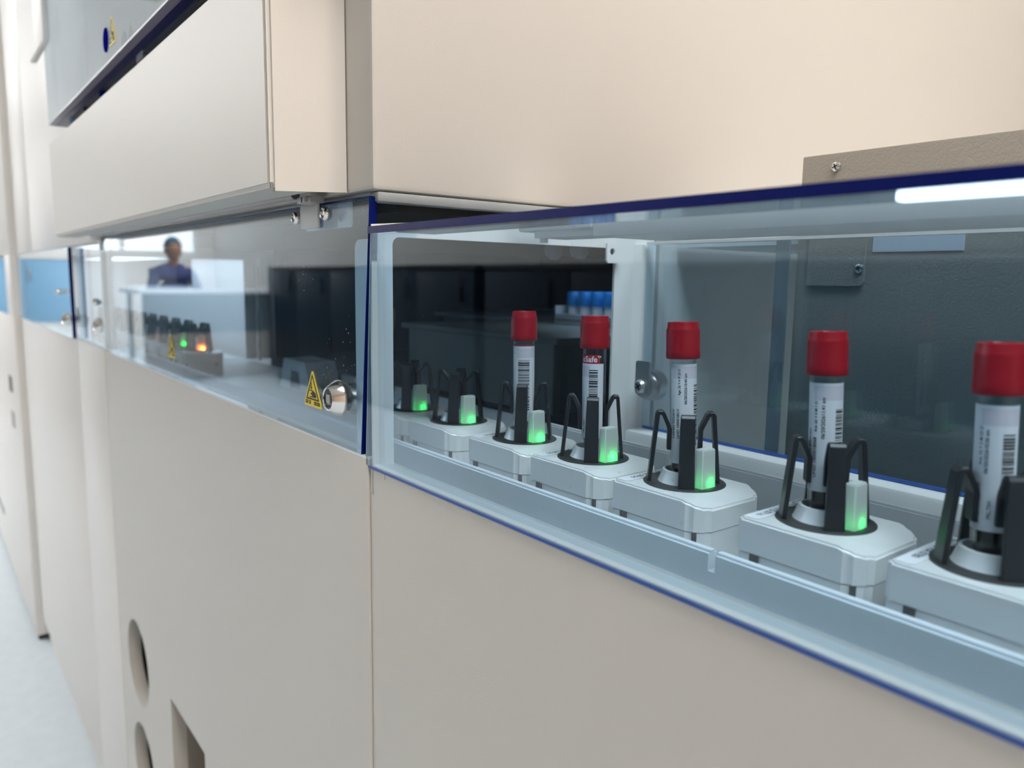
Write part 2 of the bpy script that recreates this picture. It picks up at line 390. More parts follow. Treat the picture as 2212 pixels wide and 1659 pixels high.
bm = box(HX0 + 0.01, HX1 - 0.012, -0.0183, -0.0010, 0.0555, 0.0568); abox(bm, HX0 + .01, HX1 - .012, -0.0183, -0.0175, 0.0497, 0.0555); obj('hood_slot', bm, DARK, hood, sm=False)  # thin dark sheets lining the slot, colour stands for its shade
bm = prism(NB(), [(-0.0410, HB - .0006), (-0.0395, HB - .0006), (-0.0400, HB + .001), (-0.0405, HB + .001)], 'x', HX1 - .0020, HX1 - .0004); obj('weld_notch', bm, BLACKP, hood, sm=False)
# dark slot and black bar between hood and door
obj('gap_bar', lathe(NB(), [(0, HX0 + 0.06), (0.0030, HX0 + 0.06), (0.0030, -0.474), (0, -0.474)], 20, (0, -0.0105, 0.0508), 'x'), BRONZE, A)
bm = box(-0.468, -0.448, -0.012, -0.003, 0.0445, 0.0482); abox(bm, -0.4615, -0.4585, -0.0135, -0.012, 0.0446, 0.0478); abox(bm, -0.456, -0.453, -0.0135, -0.012, 0.0446, 0.0478)
obj('hinge_block', bm, STEEL, A, sm=False)

# smoky acrylic shield above the hood
UX0 = -1.2105
sh = obj('upper_shield', box(UX0, -0.40, YH - 0.0006, YH + 0.0068, 0.1950, 0.80), ACRYLC, A, sm=False)
obj('shield_bottom_edge', box(UX0, -0.40, YH - 0.0005, YH + 0.0067, 0.1933, 0.1949), LILAC, sh, sm=False)
obj('shield_seal', box(UX0, -0.40, YH + 0.0069, YH + 0.0145, 0.1932, 0.1960), BLUEEDGE, sh, sm=False)
obj('shield_foot', box(UX0, -0.40, YH + 0.0146, -0.0010, 0.1934, 0.1960), SLATE, sh, sm=False)
obj('shield_side', box(UX0 - 0.003, UX0 - 0.0001, YH, -0.001, 0.1934, 0.80), ACRYLC, sh, sm=False)
bm = lathe(NB(), [(0, 0), (0.0108, 0), (0.0108, 0.0006), (0, 0.0006)], 32, (-0.8235, YH - 0.0014, 0.2142), 'y'); obj('blue_dot', bm, BLUEDOT, sh)
def hood_slots():
    for x0, x1, m, d in ((-0.60, -0.50, BLACKP, .011), (-0.79, -0.765, STEEL, .006), (-0.965, -0.945, BLUEDOT, .005), (-1.13, -1.06, BLACKP, .010), (-1.16, -1.135, BLUECAP, .006)):
        obj('shield_clip', box(x0, x1, -0.0285, -0.0270 + d, 0.1900, 0.1932), m, A, sm=False)
hood_slots()

def warning_label(cx, z0, y, parent, wd=0.027, hh=0.0236):
    """yellow triangle with black border, arrow and crushed hand, small lines of print below"""
    Y = y
    def tri(k, dy, zlo, zhi, half): return [(cx - half, zlo), (cx + half, zlo), (cx, zhi)]
    bm = NB()
    prism(bm, [(cx - wd / 2, z0), (cx + wd / 2, z0), (cx + wd * .46, z0 + 0.0045), (cx + 0.0007, z0 + hh), (cx - 0.0007, z0 + hh), (cx - wd * .46, z0 + 0.0045)], 'y', Y - 0.0004, Y)
    lab = obj('warning_label', bm, YELLOW, parent, sm=False)
    bm = NB()
    o = [(cx - wd * .385, z0 + 0.0046), (cx + wd * .385, z0 + 0.0046), (cx, z0 + hh * .93)]
    i = [(cx - wd * .315, z0 + 0.0056), (cx + wd * .315, z0 + 0.0056), (cx, z0 + hh * .84)]
    plate(bm, o, [i], 'y', Y - 0.0006, Y - 0.00042)
    # arrow down
    prism(bm, [(cx - .0022, z0 + .0128), (cx - .0014, z0 + .0128), (cx - .0014, z0 + .0160), (cx - .0022, z0 + .0160)], 'y', Y - .0006, Y - .00042)
    prism(bm, [(cx - .0018, z0 + .0112), (cx - .0006, z0 + .0130), (cx - .0030, z0 + .0130)], 'y', Y - .0006, Y - .00042)
    prism(bm, [(cx - .0045, z0 + .0104), (cx + .0008, z0 + .0104), (cx + .0008, z0 + .0110), (cx - .0045, z0 + .0110)], 'y', Y - .0006, Y - .00042)
    # hand
    prism(bm, [(cx - .0036, z0 + .0082), (cx + .0008, z0 + .0108), (cx + .0040, z0 + .0098), (cx + .0058, z0 + .0078), (cx + .0052, z0 + .0062), (cx + .0002, z0 + .0064), (cx - .0012, z0 + .0080)], 'y', Y - .0006, Y - .00042)
    prism(bm, [(cx - .0046, z0 + .0062), (cx - .0002, z0 + .0062), (cx - .0002, z0 + .0068), (cx - .0046, z0 + .0068)], 'y', Y - .0006, Y - .00042)
    for a, b in ((-.0112, -.0076), (-.0058, -.0028), (.0022, .0060), (.0066, .0110)):
        for q in (0.0016, 0.0029):
            x = a
            while x < b:
                prism(bm, [(cx + x, z0 + q), (cx + x + .0007, z0 + q), (cx + x + .0007, z0 + q + .0009), (cx + x, z0 + q + .0009)], 'y', Y - .0006, Y - .00042); x += .0010
    obj('warning_print', bm, INK, lab, sm=False)
warning_label(-0.795, 0.2045, YH - 0.0008, sh)

# door
DZ0, DZ1 = -0.1047, 0.0445
bm = NB()
def pane_y(bm, x00, x01, x10, x11, z0, z1, y0, y1, mi=0):
    """upright sheet whose left edge runs from (x00,z0) to (x01,z1) and right edge from (x10,z0) to (x11,z1)"""
    prism(bm, [(x00, z0), (x10, z0), (x11, z1), (x01, z1)], 'y', y0, y1, mi=mi); return bm
door = obj('door', pane_y(NB(), -1.181, -1.181, -0.4092, -0.3955, DZ0, DZ1, 0.0, 0.0048), ACRYLD, A, sm=False)
obj('door_end_edge', pane_y(NB(), -0.4090, -0.3953, -0.4086, -0.3949, DZ0, DZ1, 0.0, 0.0048), BLUEEDGE, door, sm=False)
obj('door_top_edge', box(-1.18, -0.3957, 0.0, 0.0048, DZ1, DZ1 + 0.0006), BLUEEDGE, door, sm=False)
warning_label(-0.4765, -0.0853, -0.0003, door)
warning_label(-0.8275, -0.0835, -0.0003, door)
def cam_lock(x, z, y, parent):
    bm = NB()
    c = (x, y, z)
    lathe(bm, [(0.0063, -0.0056), (0.0063, -0.0070), (0.0067, -0.0074), (0.0072, -0.0074), (0.0112, -0.0012), (0.0113, -0.0004), (0.0113, 0.0002)], 48, c, 'y', 0)
    lathe(bm, [(0.0086, 0.0052), (0.0086, 0.012), (0.0062, 0.012), (0.0062, 0.018), (0.0, 0.018)], 24, c, 'y', 2)
    lathe(bm, [(0.0, -0.0057), (0.0064, -0.0057)], 40, c, 'y', 1)
    prism(bm, [(x - .0026, z - .0026), (x + .0026, z - .0026), (x + .0026, z + .0026), (x - .0026, z + .0026)], 'y', y - .0072, y - .0058, mi=3)
    prism(bm, [(x - .004, z + .006), (x + .006, z + .006), (x + .007, z + .018), (x - .002, z + .020)], 'y', y + .014, y + .0165, mi=2)
    return obj('cam_lock', bm, [CHROME, BLACKP, STEEL, GREYL], parent)
cam_lock(-0.4385, -0.0745, -0.0001, door)
# hinge on the upper edge
hb = obj('hinge_plate', prism(NB(), rrect(-0.4985, -0.4305, 0.0300, 0.0462, 0.003), 'y', 0.0052, 0.0072), FRAME, door, sm=False)
bm = box(-0.4875, -0.4605, -0.0022, -0.0002, 0.0305, 0.0456, bev=0.0006)
for x in (-0.4985, -0.4525):
    lathe(bm, [(0.0, -0.0012), (0.0018, -0.0012), (0.0020, -0.0028), (0.0034, -0.0026), (0.0044, -0.0008), (0.0044, -0.0002)], 24, (x, 0, 0.0385), 'y', 1)
obj('hinge', bm, [FRAME, CHROME], door)
bm = box(-1.168, -1.150, -0.0022, -0.0002, 0.0305, 0.0462, bev=0.0006); obj('hinge', bm, FRAME, door)

# ------------------------------------------------------------------ base cabinet and acrylic cover (right)
BX0, BX1 = -0.3995, 0.55
ZS = -0.1087
B = thing('base_cabinet', 'beige base cabinet carrying the clear cover and tube track', 'cabinet', (0.1, 0.12, FZ))
bm = plate(NB(), [(BX0, FZ + .06), (BX1, FZ + .06), (BX1, ZS - .0016), (BX0 + .018, ZS - .0016), (BX0 + .018, ZS - .006), (BX0 + .0172, ZS - .006), (BX0 + .0172, ZS - .0016), (BX0, ZS - .0016), (BX0, -0.205), (BX0 - .0006, -0.2055), (BX0 - .0006, -.2065), (BX0, -.207)], [], 'y', 0.0012, 0.0172)
obj('front_panel', bm, PAINT, B, sm=False)
obj('carcass', box(BX0, BX1, 0.0174, 0.26, FZ + .06, -0.136), PAINT, B, sm=False)
obj('plinth', box(BX0 + .002, BX1, 0.014, 0.25, FZ, FZ + 0.06), PAINT, B, sm=False)
obj('sill', box(BX0 + .003, BX1, 0.0012, 0.0117, ZS - .0015, ZS, bev=0.0004), FRAME, B)
obj('rear_sill', box(BX0 + .008, BX1, 0.2060, 0.2225, -0.1359, ZS, bev=0.0025), FRAME, B)

CV = thing('acrylic_cover', 'clear blue tinted acrylic cover over the red capped tubes', 'cover', (0.1, 0.11, ZS))
CX1 = 0.52
CT = 0.0283
obj('front_pane', pane_y(NB(), -0.4030, -0.3945, CX1, CX1, ZS - .0008, CT - 0.0040, 0.0, 0.0048), ACRYLF, CV, sm=False)
obj('front_bottom_edge', box(-0.4029, CX1, 0.0001, 0.0011, ZS - .0022, ZS - .00085), BLUEEDGE2, CV, sm=False)
obj('front_left_edge', pane_y(NB(), -0.4037, -0.3952, -0.40305, -0.39455, ZS - .0005, CT - .0040, 0.0003, 0.0046), CLEAREDGE, CV, sm=False)
obj('top_sheet', box(-0.3945, CX1, 0.0006, 0.0300, CT - 0.0038, CT - 0.0003), ACRYL, CV, sm=False)
obj('top_front_edge', box(-0.3965, CX1, -0.0006, 0.0005, CT - 0.0039, CT), BLUEEDGE, CV, sm=False)
obj('rear_top_trim', box(-0.3885, CX1, 0.2195, 0.2262, CT - 0.0018, CT), FRAME, CV, sm=False)
obj('rear_pane', box(-0.3885, CX1, 0.2206, 0.2256, ZS + .0003, CT - 0.0019), ACRYL, CV, sm=False)
obj('rear_bottom_edge', box(-0.386, CX1, 0.2192, 0.2205, ZS + .0004, ZS + .0022), BLUEEDGE2, CV, sm=False)
# bar hung below the top sheet with its end bracket and screw
obj('lid_beam', box(-0.3205, CX1, 0.1000, 0.1600, 0.0245, 0.0402, bev=0.0012), FRAME, CV)
bm = box(-0.3860, -0.3208, 0.0985, 0.130, 0.0295, 0.0402, bev=0.0012); abox(bm, -0.374, -0.3215, 0.102, 0.128, 0.0255, 0.0295)
lathe(bm, [(0, -0.0028), (0.0026, -0.0028), (0.0026, 0), (0, 0)], 12, (-0.3690, 0.1055, 0.0255), 'z')
obj('beam_bracket', bm, FRAME, CV)
def rear_latch():
    bm = NB(); x, y, z = -0.3745, 0.2204, -0.0745
    lathe(bm, [(0.0, -0.020), (0.0035, -0.020), (0.0050, -0.018), (0.0050, -0.0145), (0.0088, -0.0143), (0.0088, -0.009), (0.0110, -0.0085), (0.0110, -0.0003)], 24, (x, y, z), 'y', 0)
    prism(bm, rrect(x - .0065, x + .0065, z - .006, z + .018, .002), 'y', y - .0160, y - .0140)
    for a in (0.6, 0.6 + math.pi / 2):
        dx, dz = math.cos(a) * .0026, math.sin(a) * .0026
        prism(bm, [(x + dx - dz * .2, z + dz + dx * .2), (x + dx + dz * .2, z + dz - dx * .2), (x - dx + dz * .2, z - dz - dx * .2), (x - dx - dz * .2, z - dz + dx * .2)], 'y', y - .0204, y - .0199, mi=1)
    obj('cam_latch', bm, [STEEL, BLACKP], CV)
rear_latch()
# added glowing bar for a reflection in the cover's edge; also lights the box
lt = thing('fill_strip', 'bright white light strip under the front top edge of the clear cover', 'light strip', (0.15, 0.012, 0.02))
obj('fill_strip_housing', box(-0.1035, 0.40, 0.0086, 0.0095, 0.0222, 0.0244), FRAME, lt, sm=False)
obj('fill_strip_glow', box(-0.1035, 0.40, 0.0049, 0.0085, 0.0224, 0.0243), FILLW, lt, sm=False)

# metal rear panel
RP = thing('rear_panel', 'grey brown metal panel standing behind the clear cover', 'panel', (0.1, 0.252, ZS))
RPX = -0.2862
obj('panel_sheet', box(RPX, BX1, 0.2500, 0.2525, -0.1355, 0.0800, bev=0.0009), GREYP, RP)
obj('edge_flange', box(RPX - .0012, RPX + .0008, 0.2530, 0.30, -0.1355, 0.079), GREYP, RP, sm=False)
obj('rear_shade_lid', box(-0.3885, BX1, 0.2545, 0.90, 0.0255, 0.0285), FRAME, RP, sm=False)  # white lid, put in to keep light off the wall behind the panel
obj('front_flange', box(RPX - .0115, RPX - .0016, 0.2440, 0.2455, -0.1355, 0.0285), GREYL, RP, sm=False)
def screw(x, y, z, parent, r=0.0031):
    bm = NB()
    lathe(bm, [(0.0, -0.0014), (r * .55, -0.0015), (r * .9, -0.0008), (r, 0.0)], 24, (x, y, z), 'y', 0)
    for a in (0.4, 0.4 + math.pi / 2):
        dx, dz = math.cos(a), math.sin(a)
        pts = [(x + dx * r * .55 - dz * .0003, z + dz * r * .55 + dx * .0003), (x + dx * r * .55 + dz * .0003, z + dz * r * .55 - dx * .0003), (x - dx * r * .55 + dz * .0003, z - dz * r * .55 - dx * .0003), (x - dx * r * .55 - dz * .0003, z - dz * r * .55 + dx * .0003)]
        prism(bm, pts, 'y', y - .0018, y - .0013, mi=1)
    return obj('screw', bm, [CHROME, BLACKP], parent)
screw(-0.2632, 0.2499, 0.0716, RP)
ap = obj('access_plate', prism(NB(), rrect(-0.2770, -0.2398, -0.0010, 0.0600, 0.003, corners=(0, 0, 0, 1)), 'y', 0.2480, 0.2499), GREYP, RP, sm=False)
screw(-0.2425, 0.2480, 0.0096, ap, 0.0030)
obj('tape_strip', box(-0.2361, -0.1852, 0.2495, 0.24995, 0.0193, 0.0300), TAPE, RP, sm=False)

# ------------------------------------------------------------------ transport track
T = thing('transport_track', 'long white track with milky guide rails for tube carriers', 'track', (-1.0, 0.11, -0.135))
ZD = -0.1305
obj('track_deck', box(-2.19, BX1, 0.0450, 0.2055, ZD - 0.0045, ZD), DECK, T, sm=False)
obj('front_trough', box(-2.19, -0.4012, 0.0180, 0.0449, ZD - 0.0200, ZD - 0.0160), DECK, T, sm=False)
obj('front_trough', box(-0.3990, BX1, 0.0176, 0.0449, ZD - 0.0045, ZD - 0.0030), INSTR, T, sm=False)  # floor coloured darker to stand for the shade between sill and rail
def rail(y0, y1, ztop, x0, x1, notches):
    pts = [(x0, ZD + .0001), (x1, ZD + .0001), (x1, ztop)]
    for a, b, d in sorted(notches, reverse=True): pts += [(b, ztop), (b, ztop - d), (a, ztop - d), (a, ztop)]
    pts.append((x0, ztop))
    bm = prism(NB(), pts, 'y', y0, y1)
    es = [e for e in bm.edges if all(abs(v.co.z - ztop) < 1e-6 for v in e.verts) and abs(e.verts[0].co.x - e.verts[1].co.x) > .01]
    bmesh.ops.bevel(bm, geom=es, offset=0.0012, segments=2, affect='EDGES')
    return bm
NOTCH = [(-0.1925, -0.1890, 0.0085)]
obj('front_rail', rail(0.0500, 0.0555, -0.1110, -1.179, BX1, NOTCH), RAIL, T)
obj('rear_rail', rail(0.1730, 0.1785, -0.1090, -0.80, BX1, [(-0.45, -0.444, 0.016), (-0.305, -0.300, 0.012)]), RAIL, T)

# ------------------------------------------------------------------ tube carriers
def carrier_proto(gap):
    """local frame: z = 0 at the carrier's top face, origin on the tube axis"""
    t = bpy.data.objects.new('tube_carrier', None); COL.objects.link(t); t.empty_display_size = 0.02
    xl, xr, yf, yb, ch = -0.0245, 0.0325, -0.0265, 0.0235, 0.0065
    xi = 0.0215
    def foot(e=0.0): return [(xl + e, yf + e), (xi, yf + e), (xr - ch, yf + e), (xr - e, yf + ch), (xr - e, yb - ch), (xr - ch, yb - e), (xi, yb - e), (xl + e, yb - e)]
    zs = [0, 0, -0.0014, -0.0034, -0.0034, -0.0014, 0, 0]
    bm = NB(); F = foot()
    lo = [bm.verts.new((x, y, -0.0142)) for x, y in F]; hi = [bm.verts.new((x, y, z)) for (x, y), z in zip(F, zs)]
    for i in range(8): bm.faces.new((lo[i], lo[(i + 1) % 8], hi[(i + 1) % 8], hi[i]))
    bm.faces.new(lo[::-1]); bm.faces.new((hi[0], hi[1], hi[6], hi[7])); bm.faces.new((hi[1], hi[2], hi[5], hi[6])); bm.faces.new((hi[2], hi[3], hi[4], hi[5]))
    ve = [e for e in bm.edges if abs(e.verts[0].co.x - e.verts[1].co.x) < 1e-6 and abs(e.verts[0].co.y - e.verts[1].co.y) < 1e-6 and abs(e.verts[0].co.x - xi) > 1e-4]
    bmesh.ops.bevel(bm, geom=ve, offset=0.0022, segments=3, affect='EDGES')
    te = [e for e in bm.edges if min(v.co.z for v in e.verts) > -0.006 and len(e.link_faces) == 2 and e.calc_face_angle(0) > 0.6]
    bmesh.ops.bevel(bm, geom=te, offset=0.0009, segments=3, affect='EDGES')
    obj('carrier_body', bm, BODY, t, local=True)
    bm = NB(); prism(bm, foot(0.0003), 'z', -0.0310, -0.0146)
    ve = [e for e in bm.edges if abs(e.verts[0].co.z - e.verts[1].co.z) > .01 and abs(e.verts[0].co.x - xi) > 1e-4]
    bmesh.ops.bevel(bm, geom=ve, offset=0.0022, segments=3, affect='EDGES')
    obj('carrier_base', bm, BODY, t, local=True)
    for cx, cy, sx, sy in ((xr - ch + 0.0012, yf + 0.00175, 0.0022, 0.0022), (xr - 0.00, 0.012, 0.0008, 0.0022), (xl + 0.010, yf, 0.002, 0.0008)):
        bm = NB()
        if sx == sy:
            prism(bm, [(cx - .0001, cy - .0005), (cx + .0015, cy + .0011), (cx + .0008, cy + .0018), (cx - .0008, cy + .0002)], 'z', -0.0196, -0.0143)
        else: abox(bm, cx - sx, cx + sx, cy - sy, cy + sy, -0.0196, -0.0143)
        obj('contact_tab', bm, BLACKP, t, local=True, sm=False)
    bm = lathe(NB(), [(0, -.002), (0.0203, -.002), (0.0203, 0.0002), (0.0198, 0.0005), (0, 0.0005)], 56, (0.001, 0, 0)); obj('top_disc', bm, DISC, t, local=True)
    bm = lathe(NB(), [(0.0080, 0.0002), (0.0084, 0.0058), (0.0090, 0.0066), (0.0101, 0.0064), (0.0121, 0.0008), (0.0124, 0.0005)], 40); obj('collar', bm, CONE, t, local=True)
    # four spring prongs on the diagonals
    r_in = 0.0046 if gap else 0.0076
    prof = [(0.0168, 0.0003), (0.0157, 0.012), (0.0144, 0.026), (0.01365, 0.0342), (0.0132, 0.0349), (0.0116, 0.0350), (0.0108, 0.0342), (0.0082 if not gap else 0.0060, 0.0285), (r_in, 0.0268), (r_in, 0.0165)]
    ww = [0.0078, 0.0075, 0.0070, 0.0066, 0.0066, 0.0066, 0.0066, 0.0064, 0.0062, 0.0060]
    if gap: ww = [w_ if i < 7 else 0.0054 for i, w_ in enumerate(ww)]
    for a in (45, 135, 225, 315):
        c, s = math.cos(math.radians(a)), math.sin(math.radians(a))
        bm = strip(NB(), [(r * c, r * s, z) for r, z in prof], (-s, c, 0), ww, 0.0020)
        es = [e for e in bm.edges]
        bmesh.ops.bevel(bm, geom=es, offset=0.00025, segments=1, affect='EDGES')
        obj('prong', bm, BLACKP, t, local=True, sm=False)
    # frosted indicator block (hollow, lit from inside)
    bm = NB()
    b0 = [(0.0108, -0.0066), (0.0174, -0.0066), (0.0174, 0.0038), (0.0108, 0.0038)]; b1 = [(0.0114, -0.0058), (0.0164, -0.0058), (0.0164, 0.0036), (0.0114, 0.0036)]
    lo = [bm.verts.new((x, y, 0.0006)) for x, y in b0]; hi = [bm.verts.new((x, y, 0.0195)) for x, y in b1]
    for i in range(4): bm.faces.new((lo[i], lo[(i + 1) % 4], hi[(i + 1) % 4], hi[i]))
    bm.faces.new(lo[::-1]); bm.faces.new(hi)
    bmesh.ops.bevel(bm, geom=[e for e in bm.edges if max(v.co.z for v in e.verts) > .01], offset=0.0005, segments=2, affect='EDGES')
    obj('indicator_block', bm, BLOCKM, t, local=True)
    obj('led_baffle', box(0.0113, 0.0138, -0.0046, 0.0034, 0.0007, 0.0190), BLACKP, t, local=True, sm=False)  # added unseen baffle, keeps LED glow off the other block faces
    bm = box(0.0098, 0.0108, -0.0062, -0.002, 0.0006, 0.0080, bev=0.0003); obj('block_foot', bm, CONE, t, local=True)
    return t
STX = -0.0232
def sticker(parent, txt):
    bm = prism(NB(), rrect(-0.0228, -0.0158, -0.0235, 0.0205, 0.0018), 'z', 0.0001, 0.0003)
    st = obj('id_sticker', bm, STICK, parent, local=True, sm=False)
    bm = NB()
    # text reads from back to front, its top towards +x
    src = text_mesh(txt, 0.0042, 0.00004)
    merge(bm, src, lambda c: Vector((-0.0208 + c.y, 0.0105 - c.x, 0.00036)))
    for x0, x1, y0, y1 in ((-.0220, -.0216, 0.0116, 0.0188), (-.0168, -.0164, 0.0116, 0.0188), (-.0220, -.0164, 0.0186, 0.0190), (-.0220, -.0164, 0.0114, 0.0118)):
        abox(bm, x0, x1, y0, y1, 0.00032, 0.00038)
    src = text_mesh('SN', 0.0040, 0.00004); merge(bm, src, lambda c: Vector((-0.0206 + c.y, 0.0182 - c.x, 0.00036)))
    obj('sticker_print', bm, INK, st, local=True, sm=False)
ZC = -0.0993
YC = 0.0945
proto_full = carrier_proto(False); proto_empty = carrier_proto(True)
used = {False: False, True: False}
def led(parent, colr, power):
    l = bpy.data.lights.new('status_led', 'POINT'); l.color = colr; l.energy = power * 1.05; l.shadow_soft_size = 0.0009
    o = bpy.data.objects.new('status_led', l); COL.objects.link(o); o.parent = parent; o.location = (0.0154, -0.0006, 0.0027)
def place_carrier(x, empty, label, group, colr=None, power=0.0, txt=None, y=YC):
    p = proto_empty if empty else proto_full
    c = p if not used[empty] else copy_tree(p)
    used[empty] = True
    c.location = (x, y, ZC + H)
    tag(c, label, 'tube carrier', group)
    return c, colr, power, txt
GREEN = (0.02, 1.0, 0.10); ORANGE = (1.0, 0.16, 0.02)
todo = []
G1 = 'white tube carriers queued on the track'
NAMES = ['second', 'third', 'fourth', 'fifth']
todo.append(place_carrier(-0.3723, False, 'white carrier holding the farthest red capped tube, glowing green', G1, GREEN, 0.0060, '0522 AZZ 0930'))
todo.append(place_carrier(-0.3100, False, 'white carrier holding the tube with the red printed band under its cap', G1, GREEN, 0.0060, '0401 AZZ 0930'))
todo.append(place_carrier(-0.2441, False, 'white carrier holding the tilted middle tube', G1, GREEN, 0.0034, '0530 VZZ 0930'))
todo.append(place_carrier(-0.1682, False, 'white carrier behind the rail notch, second nearest the lens', G1, GREEN, 0.0030, '0110 SN15 0716'))
todo.append(place_carrier(-0.1038, False, 'nearest white carrier, cut off by the right edge of the photo', G1, GREEN, 0.0030, '0170 VIA 0780'))
todo.append(place_carrier(-0.4467, True, 'empty white carrier glowing green just left of the farthest red capped tube', G1, GREEN, 0.0050))
todo.append(place_carrier(-0.5106, True, 'empty white carrier at the left edge of the white opening frame', G1, GREEN, 0.0034))
fx = [(-1.069, ORANGE, 0.040, 'empty carrier with the bright orange light, first of the row behind the long door'),
      (-1.1455, GREEN, 0.018, 'empty carrier with the green light, behind the orange one past the long door'),
      (-1.211, GREEN, 0.004, 'empty carrier with a faint green light, third of the row behind the long door'),
      (-1.2825, ORANGE, 0.012, 'empty carrier with a faint orange light, fourth of the row behind the door')]
for x, c, p, lab in fx: todo.append(place_carrier(x, True, lab, 'empty tube carriers seen through the long door', c, p))
for k, o_ in enumerate(('fifth', 'sixth', 'seventh', 'eighth', 'ninth', 'tenth')):
    todo.append(place_carrier(-1.350 - 0.0665 * k, True, 'unlit empty carrier, %s of the row behind the long door' % o_, 'empty tube carriers seen through the long door'))
for c, colr, p, txt in todo:
    if p: led(c, colr, p)
    if txt: sticker(c, txt)

# ------------------------------------------------------------------ blood tubes
def tube(x, tilt, view_px_off, label, lines, bars, seed, red=None, red_thin=False, z0=0.0105, z1=0.0573, w0=-2.2, w1=1.9, ghost=True):
    """tube standing in its carrier; label angles are measured from the side that faces the lens"""
    t = thing('blood_tube', label, 'blood tube', (x, YC, ZC + 0.0012), 'red capped blood tubes in the carriers')
    t.rotation_euler = (0, math.radians(tilt), 0)
    v = Vector((-x, -0.205 - YC, 0)).normalized(); rt = Vector((-v.y, v.x, 0))          # towards the lens; picture right
    RT = 0.0065
    def on(phi, z, r): return v * (r * math.cos(phi)) + rt * (r * math.sin(phi)) + Vector((0, 0, z))
    Lz = 0.0640
    bm = NB()
    lathe(bm, [(0.0, 0.0), (0.0028, 0.0004), (0.0050, 0.0020), (0.0062, 0.0045), (RT, 0.0075), (RT, Lz)], 36)
    lathe(bm, [(0.0, 0.0009), (0.0025, 0.0013), (0.0045, 0.0028), (0.0055, 0.0050), (0.0057, 0.0080), (0.0057, Lz)], 36)
    obj('tube_wall', bm, GLASS, t, local=True)
    bm = lathe(NB(), [(0.0, 0.0010), (0.0024, 0.0014), (0.0044, 0.0029), (0.0054, 0.0051), (0.0056, 0.0081), (0.0056, 0.0300), (0.0, 0.0302)], 32)
    obj('blood', bm, BLOOD, t, local=True)
    # cap: skirt with a step, ribs and a recessed top
    bm = NB(); n = 60; prof = [(0.0070, 0.0608), (0.0080, 0.0607), (0.0083, 0.0613), (0.0083, 0.0640), (0.0081, 0.0646), (0.0081, 0.0745), (0.0079, 0.0755), (0.0076, 0.0760), (0.0075, 0.0782), (0.0072, 0.0788), (0.0052, 0.0788), (0.0046, 0.0780), (0.0044, 0.0730), (0.0, 0.0728)]
    lathe(bm, prof, n)
    for vv in bm.verts:
        z = vv.co.z; r = math.hypot(vv.co.x, vv.co.y)
        if 0.0642 < z < 0.0750 and r > .0078:
            a = math.atan2(vv.co.y, vv.co.x); k = 1 + 0.008 * (round(a / (2 * math.pi) * n) % 2) ; vv.co.x *= k; vv.co.y *= k
    cp = obj('cap', bm, REDCAP, t, local=True)
    # label paper: a sheet wrapped on the wall, open at the back
    bm = NB(); ra = 0.00664
    n = 40; rows = []
    for i in range(n + 1):
        p = w0 + (w1 - w0) * i / n
        rows.append([bm.verts.new(on(p, z0, ra)), bm.verts.new(on(p, z1, ra))])
    for a, b in zip(rows, rows[1:]): bm.faces.new((a[0], b[0], b[1], a[1]))
    lab = obj('paper_label', bm, PAPER, t, local=True)
    rp = ra + 0.00005
    bm = NB()
    for s, phi, zb, size in lines:
        src = text_mesh(s, size, 0.00003)
        merge(bm, src, lambda c: on(phi - c.y / rp, zb + c.x, rp))
    if bars:
        p0, p1, zb0, zb1 = bars; rnd = random.Random(seed); z = zb0
        while z < zb1:
            h = rnd.choice((0.00028, 0.00028, 0.00055, 0.00085)); q = rnd.choice((0.0003, 0.0003, 0.0006))
            m = 8; prev = None
            for i in range(m + 1):
                p = p0 + (p1 - p0) * i / m; cur = (bm.verts.new(on(p, z, rp)), bm.verts.new(on(p, z + h, rp)))
                if prev: bm.faces.new((prev[0], cur[0], cur[1], prev[1]))
                prev = cur
            z += h + q
    obj('label_print', bm, INK, lab, local=True, sm=False)
    def patch(name, p0, p1, za, zb, m, r, par=lab):
        bm = NB(); prev = None
        for i in range(13):
            p = p0 + (p1 - p0) * i / 12; cur = (bm.verts.new(on(p, za, r)), bm.verts.new(on(p, zb, r)))
            if prev: bm.faces.new((prev[0], cur[0], cur[1], prev[1]))
            prev = cur
        return obj(name, bm, m, par, local=True, sm=True)
    if red_thin: patch('red_band', -1.6, 0.8, z1 + 0.00005, z1 + 0.0009, REDINK, ra)
    elif red:
        rb = patch('red_band', -1.6, 0.50, z1 + 0.0001, z1 + 0.0050, REDINK, ra)
        bm = NB(); merge(bm, text_mesh('oSafe', 0.0045, 0.00010), lambda c: on(-1.22 + c.x / rp, z1 + 0.0010 + c.y, rp))
        merge(bm, text_mesh('TM', 0.0016, 0.00004), lambda c: on(0.26 + c.x / rp, z1 + 0.0033 + c.y, rp))
        obj('band_print', bm, WHITEINK, lab, local=True, sm=False)
    if ghost: patch('faded_print', -0.75 if not red else -1.2, 1.5 if not red else -0.4, z1 - 0.0072, z1 - 0.0012, GHOST, ra + 0.00003)
    return t
K = 'red capped blood tube '
tube(-0.3723, -1.0, 0, K + 'farthest from the lens, thin red line above its label', [('PRL,TSH', -1.02, 0.016, 0.0017)], (-0.55, 0.55, 0.0175, 0.0485), 11, red_thin=True)
tube(-0.3090, -1.0, 0, K + 'with a red printed band between cap and label', [('PRL,TSH', -0.85, 0.0135, 0.0019)], (-0.45, 0.30, 0.0165, 0.0490), 12, red=True, z1=0.0525, w1=0.85)
